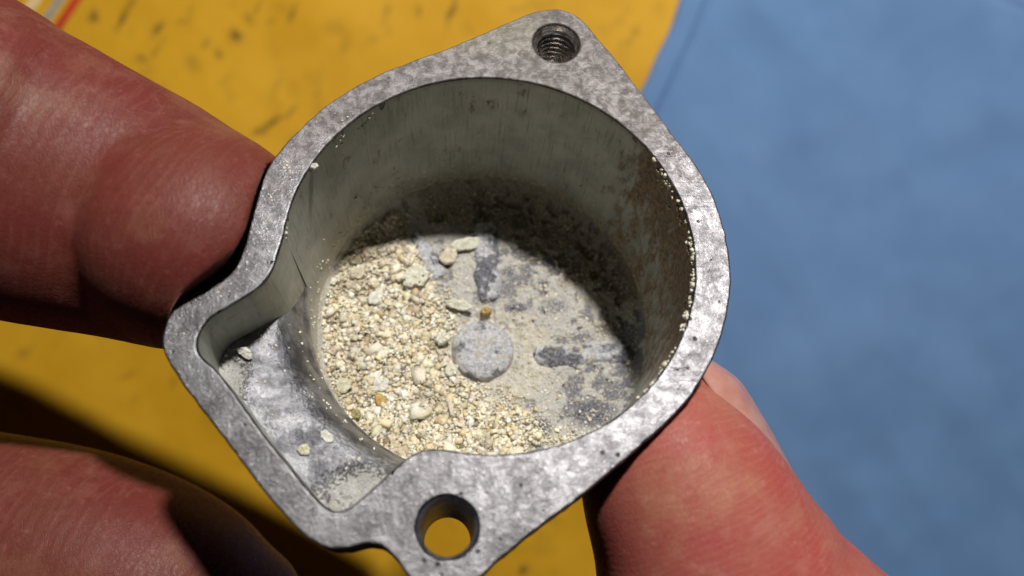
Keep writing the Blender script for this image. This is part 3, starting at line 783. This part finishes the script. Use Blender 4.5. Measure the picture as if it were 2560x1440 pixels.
def grain_mesh(name, pos, rad, flat=(0.35, 0.8), tilt=0.7, pal=PAL, palw=PALW, stain=False, shard=False):
    n = len(pos)
    GV, GF = (BOX_V, BOX_F) if shard else (ICO_V, ICO_F)
    nv = len(GV)
    v = GV[None] + RNG.uniform(-0.38, 0.38, (n, nv, 3)) if shard else GV[None] * (1 + RNG.uniform(-0.45, 0.40, (n, nv, 1)))
    sc = np.stack([rad * RNG.uniform(0.8, 1.35, n), rad * RNG.uniform(0.7, 1.1, n), rad * RNG.uniform(flat[0], flat[1], n)], -1)
    v = v * sc[:, None, :]
    az = RNG.uniform(0, 2 * np.pi, n); tl = RNG.normal(0, tilt, n); ta = RNG.uniform(0, 2 * np.pi, n)
    ca, sa = np.cos(az), np.sin(az)
    x, y, z = v[..., 0], v[..., 1], v[..., 2]
    x, y = x * ca[:, None] - y * sa[:, None], x * sa[:, None] + y * ca[:, None]
    k = np.stack([np.cos(ta), np.sin(ta), 0 * ta], -1)[:, None, :]; w = np.stack([x, y, z], -1)
    c = np.cos(tl)[:, None, None]; s = np.sin(tl)[:, None, None]
    w = w * c + np.cross(np.broadcast_to(k, w.shape), w) * s + k * (w * k).sum(-1, keepdims=True) * (1 - c)
    V = (w + pos[:, None, :]).reshape(-1, 3)
    F = (GF[None] + nv * np.arange(n)[:, None, None]).reshape(-1, 3)
    m = bpy.data.meshes.new(name)
    m.vertices.add(len(V)); m.vertices.foreach_set('co', (V * MM).astype(np.float32).ravel())
    m.loops.add(len(F) * 3); m.loops.foreach_set('vertex_index', F.astype(np.int32).ravel())
    m.polygons.add(len(F)); m.polygons.foreach_set('loop_start', np.arange(0, len(F) * 3, 3, dtype=np.int32))
    m.update(calc_edges=True); m.validate()
    ci = RNG.choice(len(pal), n, p=palw / palw.sum())
    c = pal[ci] * np.array([1.04, 1.02, 1.00]) * RNG.uniform(0.82, 1.14, (n, 1)) + RNG.normal(0, 0.015, (n, 3))
    if stain:
        f_ = 1 - 0.27 * sstep(0.52, 0.68, fbm(np.c_[pos[:, :2] / 2.6, pos[:, :1] * 0 + 61], 3) + 0.14 * np.exp(-(((pos[:, 0] + 14) / 6) ** 2 + ((pos[:, 1] - 9.5) / 4) ** 2)))
        c = c * np.c_[f_ ** 0.9, f_, f_ ** 1.15]
    cattr(m, 'tint', np.repeat(np.clip(c, 0.01, 0.86), nv, 0))
    return m

cand = RNG.uniform(-20, 20, (95000, 2)); cand = cand[np.hypot(cand[:, 0], cand[:, 1]) < 19.3]
lmk = loose_mask(cand)
keepp = RNG.uniform(0, 1, len(cand)) < np.maximum(lmk * 0.62, 0.20)
cand = cand[keepp]; lmk = lmk[keepp]
db = np.hypot(cand[:, 0] + 0.1, cand[:, 1] + 2.8)
ok = (db > 4.0) & (poly_sd(cand, np.array([(6.0, -4.7), (6.0, -2.4), (17.6, -2.2), (17.6, -4.6)])) > 0.1)
cand = cand[ok]; lmk = lmk[ok]
rad = np.clip(RNG.lognormal(math.log(0.170), 0.48, len(cand)), 0.06, 0.58) * (0.36 + 0.64 * lmk)
z = floor_z(cand) + RNG.uniform(0.0, 0.48, len(cand)) * lmk + 0.02
rad = np.where(RNG.uniform(0, 1, len(cand)) < 0.06 * lmk, rad * 1.7, rad)
gm = grain_mesh('loose_grains', np.c_[cand, z], rad * 1.08, (0.16, 0.50), 0.5, stain=True, shard=True)
grains = link('loose_grains', gm, M_GRAIN, None, smooth=False)
grains.matrix_world = bowl.matrix_world.copy()
tag(grains, 'loose cream and white mineral grains heaped on the bowl floor', 'grains', kind='stuff')

# crust beads along the right-hand lip of the bore, specks on walls, ledge and rim
pp = []; rr = []
for k in range(620):
    th = RNG.uniform(-1.75, 0.78)
    gate = fbm(np.array([[th * 7, 1.5, 2.0]]), 3)[0]
    dens = 0.55 if th > -0.75 else 0.30
    clump = max(math.exp(-((th + 0.30) / 0.13) ** 2), math.exp(-((th + 0.68) / 0.12) ** 2), 0.7 * math.exp(-((th - 0.30) / 0.25) ** 2))
    if gate < 0.60 - 0.16 * clump and RNG.uniform() > 0.02 + 0.40 * clump: continue
    dz = abs(RNG.normal(0, 0.40 + 0.9 * clump))
    r_ = R_B - RNG.uniform(-0.05, 0.16)
    pp.append((r_ * math.cos(th), r_ * math.sin(th), -0.25 - dz)); rr.append(RNG.uniform(0.08, 0.22 + 0.14 * clump))
for k in range(700):                                            # powder on the left and far wall
    th = RNG.uniform(1.75, 4.1) if k < 300 else (RNG.uniform(-0.4, 1.7) if k < 420 else RNG.normal(2.35, 0.22))
    zz = -FLOOR_D + 1.5 + abs(RNG.normal(0, 3.6))
    if zz > -0.6: continue
    if math.radians(182) < th < math.radians(258) and zz > -12.6: continue
    r_ = R_B - 0.28
    pp.append((r_ * math.cos(th), r_ * math.sin(th), zz)); rr.append(RNG.uniform(0.05, 0.17))
for (cx_, cy_, cz_, s_, nn_) in ((-15.0, 13.2, -1.2, 0.5, 9), (-13.0, 14.9, -2.0, 0.45, 9), (-12.4, 15.7, -0.9, 0.25, 3), (-20.1, 2.2, -0.8, 0.3, 4)):
    for k in range(nn_):
        a_ = math.atan2(cy_, cx_) + RNG.normal(0, s_ / 20); pp.append(((R_B - .05) * math.cos(a_), (R_B - .05) * math.sin(a_), min(-0.3, cz_ + RNG.normal(0, s_)))); rr.append(RNG.uniform(0.08, 0.2))
lp = np.array([(RNG.uniform(-27, -8), RNG.uniform(-25, -4)) for _ in range(2600)])
sdp = poly_sd(lp, np.vstack([pock, np.c_[R_B * np.cos(bt[::-1]), R_B * np.sin(bt[::-1])]]))
lp = lp[sdp < -0.35]; lzz = ledge_z(lp)
w = np.exp(-(((lp[:, 0] + 13.5) / 4.0) ** 2 + ((lp[:, 1] + 22.0) / 3.5) ** 2)) * 0.10 + 0.15 * np.exp(-(((lp[:, 0] + 25.5) / 2.0) ** 2 + ((lp[:, 1] + 11.0) / 3.5) ** 2)) + 0.9 * np.exp(-((np.hypot(lp[:, 0], lp[:, 1]) - R_B) / 0.7) ** 2) + 0.05
sel = RNG.uniform(0, 1, len(lp)) < w * 0.45
for q, zz in zip(lp[sel], lzz[sel]):
    pp.append((q[0], q[1], zz + 0.03)); rr.append(RNG.uniform(0.06, 0.20))
for (x, y, s, nn_) in ((-20.3, 9.2, 0.45, 16), (-21.4, 5.6, 0.4, 6), (-25.4, -4.6, 0.4, 6), (-28.3, -8.6, 0.5, 4), (-21.9, 3.2, 0.3, 5), (-15.4, 14.8, 0.5, 8)):
    for k in range(nn_): pp.append((x + RNG.normal(0, s), y + RNG.normal(0, s), 0.0)); rr.append(RNG.uniform(0.05, 0.16))
PALC = np.array([(0.66, 0.61, 0.49), (0.74, 0.72, 0.65), (0.60, 0.54, 0.41), (0.58, 0.54, 0.38)])
cm = grain_mesh('crust_specks', np.array(pp), np.array(rr), (0.5, 1.0), 1.0, PALC, np.array([0.4, 0.3, 0.2, 0.1]))
crust = link('crust_specks', cm, M_GRAIN, bowl, smooth=False)
crust['kind'] = 'stuff'
crust['label'] = 'cream crust specks along the bore lip, walls and ledge'

def flake(name, pos, size, mat, label, az=0.0, tilt=(0.0, 0.0), curl=0.0, thick=0.35, seed=0):
    """An irregular plate: jagged outline, uneven faces, optional curl; a closed solid."""
    rg = np.random.default_rng(100 + seed); n = 18; t = np.linspace(0, 2 * np.pi, n, endpoint=False)
    jag = 1 + rg.uniform(-0.16, 0.16, n)
    ring = np.c_[np.cos(t) * size[0] * 0.5 * jag, np.sin(t) * size[1] * 0.5 * jag]
    V = []; layers = [(0.0, 1), (0.55, 1), (0.85, 1), (1.0, 0.55), (1.02, -0.2), (0.93, -1), (0.5, -1), (0.0, -1)]
    F = []
    for k, (s, zz) in enumerate(layers):
        for i in range(n):
            p = ring[i] * s * (1 + rg.uniform(-0.05, 0.05))
            V.append((p[0], p[1], zz * thick * 0.5 + rg.uniform(-0.11, 0.11) * thick + curl * (p[0] ** 2) / size[0]))
    F = grid_faces(len(layers), n, True, True)
    M = (Matrix.Translation(Vector(pos) * MM) @ Matrix.Rotation(az, 4, 'Z') @ Matrix.Rotation(tilt[0], 4, 'X') @ Matrix.Rotation(tilt[1], 4, 'Y'))
    o = link(name, mesh_from(name, V, F), mat, None, smooth=False)
    o.matrix_world = bowl.matrix_world @ M
    tag(o, label, 'flake', 'larger flakes and crumbs of deposit in the bowl')
    return o
fc = mat_flake('cream_flake', (0.82, 0.76, 0.61)); fp = mat_flake('pitted_flake', (0.82, 0.755, 0.60), True); fw = mat_flake('white_flake', (0.76, 0.73, 0.64))
fa = mat_flake('amber_flake', (0.55, 0.36, 0.12)); fg = mat_flake('olive_flake', (0.36, 0.32, 0.14)); fgr = mat_flake('pale_green_flake', (0.58, 0.56, 0.40)); fb = mat_flake('brown_flake', (0.68, 0.60, 0.45))
def fz1(x, y, up): return (x, y, float(floor_z(np.array([[x, y]]))[0]) + up)
def lz1(x, y, up): return (x, y, float(ledge_z(np.array([[x, y]]))[0]) + up)
flake('deposit_flake', fz1(-8.3, 6.4, 0.8), (3.4, 2.5), fp, 'largest pitted cream flake, upper left of the round centre boss', 0.3, (0.15, -0.1), 0.05, 0.9, 1)
flake('deposit_flake', fz1(-2.0, 11.2, 1.0), (4.0, 1.5), fc, 'thin curled cream flake at the edge of the shadow on the bowl floor', 0.25, (0.5, 0.0), 0.09, 0.30, 2)
flake('deposit_flake', fz1(-4.2, 9.6, 0.7), (2.6, 2.0), fb, 'thick brownish chunk just below the curled flake by the shadow edge', 0.7, (0.2, 0.1), 0.0, 0.7, 3)
flake('deposit_flake', fz1(-13.2, 3.9, 0.8), (2.2, 1.5), fw, 'smooth white flake lying left of the largest pitted flake', 0.9, (0.2, 0.1), 0.04, 0.45, 4)
flake('deposit_flake', fz1(-2.9, 2.7, 0.9), (3.2, 1.3), fc, 'long pale flake with curved rim just above the round boss', -0.2, (0.45, -0.1), 0.1, 0.35, 5)
flake('deposit_flake', fz1(0.4, 2.2, 0.6), (1.4, 1.0), fa, 'small orange crumb touching the top of the round boss', 0.2, (0.1, 0.0), 0.0, 0.9, 6)
flake('deposit_flake', fz1(-5.0, -1.6, 0.7), (1.8, 1.6), fc, 'lumpy cream crumb against the left side of the round boss', 1.1, (0.1, 0.2), 0.0, 1.0, 7)
flake('deposit_flake', fz1(-3.9, -5.6, 0.7), (1.7, 1.5), fc, 'rounded cream crumb below left of the round boss', 0.5, (0.1, 0.1), 0.0, 0.95, 8)
flake('deposit_flake', fz1(-12.4, -7.3, 0.8), (2.4, 1.6), fw, 'broad off-white flake resting just above the amber flake', 0.2, (0.2, -0.1), 0.03, 0.5, 9)
flake('deposit_flake', fz1(-12.3, -9.2, 0.8), (1.1, 1.9), fa, 'curved amber flake among the loose grains', 0.3, (0.1, 0.5), 0.2, 0.35, 10)
flake('deposit_flake', fz1(-14.9, -11.0, 0.7), (1.2, 1.1), fg, 'olive green round grain near the pocket ledge', 0.0, (0.1, 0.1), 0.0, 0.9, 11)
flake('deposit_flake', fz1(-16.5, -7.4, 0.8), (1.9, 1.7), fgr, 'flat pale green flake near the left edge of the grain heap', 0.0, (0.1, 0.1), 0.03, 0.35, 12)
flake('deposit_flake', fz1(-15.6, 7.0, 0.7), (1.9, 1.5), fb, 'brown crumb near the upper left edge of the grain heap', 0.4, (0.3, 0.1), 0.0, 0.8, 17)
flake('deposit_flake', lz1(-24.5, -8.2, 0.35), (1.7, 0.9), fw, 'small upright white crumb in the upper corner of the pocket ledge', -0.6, (0.5, 0.1), 0.0, 0.6, 13)
flake('deposit_flake', lz1(-18.1, -18.0, 0.2), (1.2, 1.1), fgr, 'round pale yellow flake lying flat on the pocket ledge', 0.2, (0.0, 0.0), 0.0, 0.3, 14)
flake('deposit_flake', lz1(-16.1, -16.6, 0.25), (1.5, 1.0), fw, 'white flake on the pocket ledge beside the round yellow flake', -0.7, (0.1, 0.1), 0.0, 0.35, 15)
flake('deposit_flake', (-17.75, 9.15, -0.35), (0.9, 0.6), fw, 'white crumb clinging to the left lip of the bore', 0.6, (0.2, 0.4), 0.0, 0.5, 16)

# ------------------------------------------------------------------ hands
def at(u, v, Z):
    return np.array([(u - 1280) / 2080.0 * Z, -(v - 720) / 2080.0 * Z, CAM_H - Z])

def loft(stations, seg=40, n=10):
    """Digit or palm as a tube: stations (centre xyz, half width across, half depth). Rounded ends. Returns verts, faces, centreline."""
    C = catmull(np.array([np.r_[s[0], s[1], s[2]] for s in stations]), n)
    P = C[:, :3]; w = np.clip(C[:, 3], 0.4, None); h = np.clip(C[:, 4], 0.4, None)
    T = np.gradient(P, axis=0); T /= np.linalg.norm(T, axis=1)[:, None]
    V = []; th = np.linspace(0, 2 * np.pi, seg, endpoint=False)
    rings = []
    def ringv(p, t, a, b):
        side = np.cross(t, (0, 0, 1.0)); side /= np.linalg.norm(side); up = np.cross(side, t)
        return p + np.outer(np.cos(th) * a, side) + np.outer(np.sin(th) * b, up)
    for f in (0.05, 0.4, 0.7, 0.9):                                   # rounded start
        rings.append(ringv(P[0] - T[0] * h[0] * 0.8 * (1 - f) ** 1.0 * 1.0, T[0], w[0] * math.sqrt(1 - (1 - f) ** 2), h[0] * math.sqrt(1 - (1 - f) ** 2)))
    for i in range(len(P)): rings.append(ringv(P[i], T[i], w[i], h[i]))
    for f in (0.3, 0.55, 0.75, 0.9, 0.98):                              # rounded tip
        rings.append(ringv(P[-1] + T[-1] * h[-1] * 1.0 * f, T[-1], w[-1] * math.sqrt(1 - f * f), h[-1] * math.sqrt(1 - f * f)))
    V = np.vstack(rings); F = grid_faces(len(rings), seg, True)
    F.append(tuple(range(seg))[::-1]); k = (len(rings) - 1) * seg; F.append(tuple(range(k, k + seg)))
    return V, F, P

# radial outline of the bowl, to press flesh against it
def polar_R(P):
    a = np.arctan2(P[:, 1], P[:, 0]); r = np.hypot(P[:, 0], P[:, 1]); o = np.argsort(a)
    return lambda q: np.interp(q, np.r_[a[o] - 2 * np.pi, a[o], a[o] + 2 * np.pi], np.r_[r[o], r[o], r[o]])
R_OUT = polar_R(outer); R_CUP = polar_R(po)
def press(V):
    L = V - BO; x = L @ BX; y = L @ BY; z = L @ BN
    r = np.hypot(x, y); a = np.arctan2(y, x)
    f = sstep(-FL_T - 2.2, -FL_T + 0.4, z)
    R = R_OUT(a) * f + R_CUP(a) * (1 - f) + 0.12
    below = z < -14
    R = np.where(below, np.maximum(22.1, 0), R)
    R = np.where(z < -28.0, 0, R); R = np.where(z > 0.2, R - 0.45 * (z - 0.2), R)
    k = np.where((r < R) & (r > 1e-3), R / np.maximum(r, 1e-3), 1.0)
    x2, y2 = x * k, y * k
    return BO + x2[:, None] * BX + y2[:, None] * BY + z[:, None] * BN

def hand(name, lofts, mat, label, voxel=0.62, smooth_it=6, press_it=True):
    V = []; F = []; b = 0; lines = []
    for (v, f, p) in lofts:
        V.append(v); F += [tuple(i + b for i in q) for q in f]; b += len(v); lines.append(p)
    o = link(name + '_tmp', mesh_from(name + '_tmp', np.vstack(V), F))
    md = o.modifiers.new('r', 'REMESH'); md.mode = 'VOXEL'; md.voxel_size = voxel * MM
    sm_ = o.modifiers.new('s', 'SMOOTH'); sm_.iterations = smooth_it; sm_.factor = 0.5
    bpy.context.view_layer.update(); dg = bpy.context.evaluated_depsgraph_get()
    m = bpy.data.meshes.new_from_object(o.evaluated_get(dg)); m.name = name
    bpy.data.objects.remove(o)
    co = np.empty(len(m.vertices) * 3); m.vertices.foreach_get('co', co); co = co.reshape(-1, 3) / MM
    co2 = co.copy()
    if press_it: co2 = press(co2)
    m.vertices.foreach_set('co', (co2 * MM).ravel()); m.update()
    # ridge coordinate: distance along the nearest centreline, curved round the digit
    best = np.full(len(co), 1e9); rg = np.zeros(len(co))
    for p in lines:
        s = np.r_[0, np.cumsum(np.linalg.norm(np.diff(p, axis=0), axis=1))]
        for i in range(0, len(p), 2):
            d2 = ((co - p[i]) ** 2).sum(1); c = d2 < best
            tdir = p[min(i + 1, len(p) - 1)] - p[max(i - 1, 0)]; tdir = tdir / np.linalg.norm(tdir)
            rg[c] = s[i] + ((co[c] - p[i]) @ tdir); best[c] = d2[c]
    attr(m, 'ridge', rg)
    root = link(name, m, mat)
    tag(root, label, 'hand')
    return root

def S(u, v, Z, rpx, depth_r):
    return (at(u, v, Z), rpx * Z / 2080.0, depth_r)

thumb = loft([S(-900, -40, 98, 420, 16), S(-420, 190, 92, 400, 15.5), S(-80, 385, 88, 395, 14.4), S(90, 450, 89, 366, 12.4), S(310, 528, 89.5, 325, 10.8), S(402, 563, 90.5, 308, 9.0), S(458, 584, 90.5, 298, 8.4),
              S(500, 600, 87.5, 286, 12.7), S(560, 626, 87.8, 272, 12.5), S(615, 646, 89.5, 248, 11.2), S(665, 660, 91, 200, 9.0)])
curled = loft([S(-900, 1330, 114, 300, 15), S(-350, 1345, 106, 295, 14.2), S(0, 1385, 102, 293, 13.8), S(220, 1432, 100.5, 290, 13.6), S(400, 1500, 100, 275, 13), S(530, 1575, 101, 240, 11.5)])
def tp(x, y, z, a, b): return (np.array([x, y, z], float), a, b)
# unseen finger added well below the bowl, placed to cast the envelope's shadow band
ang_ = np.array([65.4, -30.9, 0.0]); ang_ /= np.linalg.norm(ang_); perp = np.array([ang_[1], -ang_[0], 0.0])
base_ = np.array([-99.8, 35.2, 80.0]) + perp * 14.5
under = loft([tp(*(base_ - ang_ * 40 + (0, 0, 8)), 10, 10), tp(*base_, 9.6, 9.6), tp(*(base_ + ang_ * 36), 9.2, 9.2), tp(*(base_ + ang_ * 72), 8.8, 8.6), tp(*(base_ + ang_ * 93), 7.6, 7.2)])
under2 = loft([tp(*(base_ + perp * 17 - ang_ * 40 + (0, 0, 10)), 10, 10), tp(*(base_ + perp * 18 - ang_ * 20 + (0, 0, 4)), 9.5, 9.5), tp(*(base_ + perp * 19 - ang_ * 6 + (0, 0, -4)), 9, 9), tp(*(base_ + perp * 26 - ang_ * 8 + (0, 0, -10)), 8, 7.6)])
palm = loft([tp(-172, 40, 118, 38, 18), tp(-150, 10, 112, 40, 19), tp(-140, -15, 108, 38, 19), tp(-132, -42, 112, 30, 16)])
wrist = loft([tp(-260, 20, 118, 30, 22), tp(-210, 10, 114, 32, 22), tp(-160, 0, 110, 36, 20)])
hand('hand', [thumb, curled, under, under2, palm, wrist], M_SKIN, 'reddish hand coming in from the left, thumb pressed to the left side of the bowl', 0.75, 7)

# right hand: thumb tip against the lower right edge, nail turned to the right
rstat = [S(2500, 2300, 88, 400, 15), S(2130, 1860, 86, 372, 14.5), S(1870, 1560, 85, 330, 13.2), S(1790, 1420, 84.5, 306, 12.2), S(1738, 1300, 84.5, 274, 11.2), S(1682, 1180, 85, 244, 10.2), S(1640, 1085, 86, 206, 9.0), S(1615, 1022, 87, 165, 7.4)]
rth = loft(rstat)
rpalm = loft([tp(70, -75, 128, 24, 18), tp(72, -110, 118, 36, 20), tp(78, -160, 112, 36, 20)])
rindex = loft([tp(50, -120, 105, 11, 11), tp(40, -95, 88, 10, 10), tp(44, -72, 78, 9, 9), tp(52, -62, 86, 8, 8)])
rh = hand('hand', [rth, rpalm, rindex], M_SKIN2, 'pinkish thumb with its nail in profile, pressed to the lower right edge of the bowl', 0.7, 6)

# nail plate of that thumb: a curved shell with thickness
P = rth[2]
edge_l = [(1738, 918), (1764, 952), (1795, 998), (1830, 1050), (1872, 1112), (1925, 1175), (1985, 1235), (2030, 1283)]      # where nail meets skin
edge_r = [(1745, 880), (1792, 908), (1850, 952), (1895, 1020), (1940, 1096), (1982, 1178), (2012, 1238), (2034, 1285)]      # outer profile
A = catmull(np.array([at(u, v, z_) for (u, v), z_ in zip(edge_l, (84.5, 83.0, 81.5, 80.6, 80.0, 79.6, 79.6, 80.5))]), 6); B = catmull(np.array([at(u, v, 87.5) for u, v in edge_r]), 6)
nl = len(A); rows = []; nw = 16
for j in range(nw):
    f = j / (nw - 1)
    Pj = A * (1 - f) + B * f
    bul = math.sin(f * math.pi / 2)
    Pj = Pj + np.array([0.5, 0.25, 0.0]) * math.sin(f * math.pi) + np.array([0, 0, 1.1]) * math.sin(f * math.pi) * 0.8
    rows.append(Pj)
for j in range(1, 14):                                                # continues round the back of the thumb, out of sight
    f = j / 13.0
    Pj = B + np.array([-5.5, -3.0, 0]) * (1 - math.cos(f * math.pi / 2)) * 1.4 + np.array([0, 0, -9.0]) * math.sin(f * math.pi / 2)
    rows.append(Pj)
top = np.vstack(rows); nr = len(rows)
cen = at(1800, 1180, 88)
dirv = cen - top; dirv /= np.linalg.norm(dirv, axis=1)[:, None]
bot = top + dirv * 0.55
NV = press(np.vstack([top, bot])); k = len(top)
F = grid_faces(nr, nl) + [tuple(i + k for i in f[::-1]) for f in grid_faces(nr, nl)]
bd = [i for i in range(nl)] + [r * nl + nl - 1 for r in range(1, nr)] + [(nr - 1) * nl + i for i in range(nl - 2, -1, -1)] + [r * nl for r in range(nr - 2, 0, -1)]
F += [(bd[i], bd[(i + 1) % len(bd)], bd[(i + 1) % len(bd)] + k, bd[i] + k) for i in range(len(bd))]
nail = link('fingernail', mesh_from('fingernail', NV, F), M_NAIL, rh)
bmn = bmesh.new(); bmn.from_mesh(nail.data); bmesh.ops.recalc_face_normals(bmn, faces=bmn.faces); bmn.to_mesh(nail.data); bmn.free()
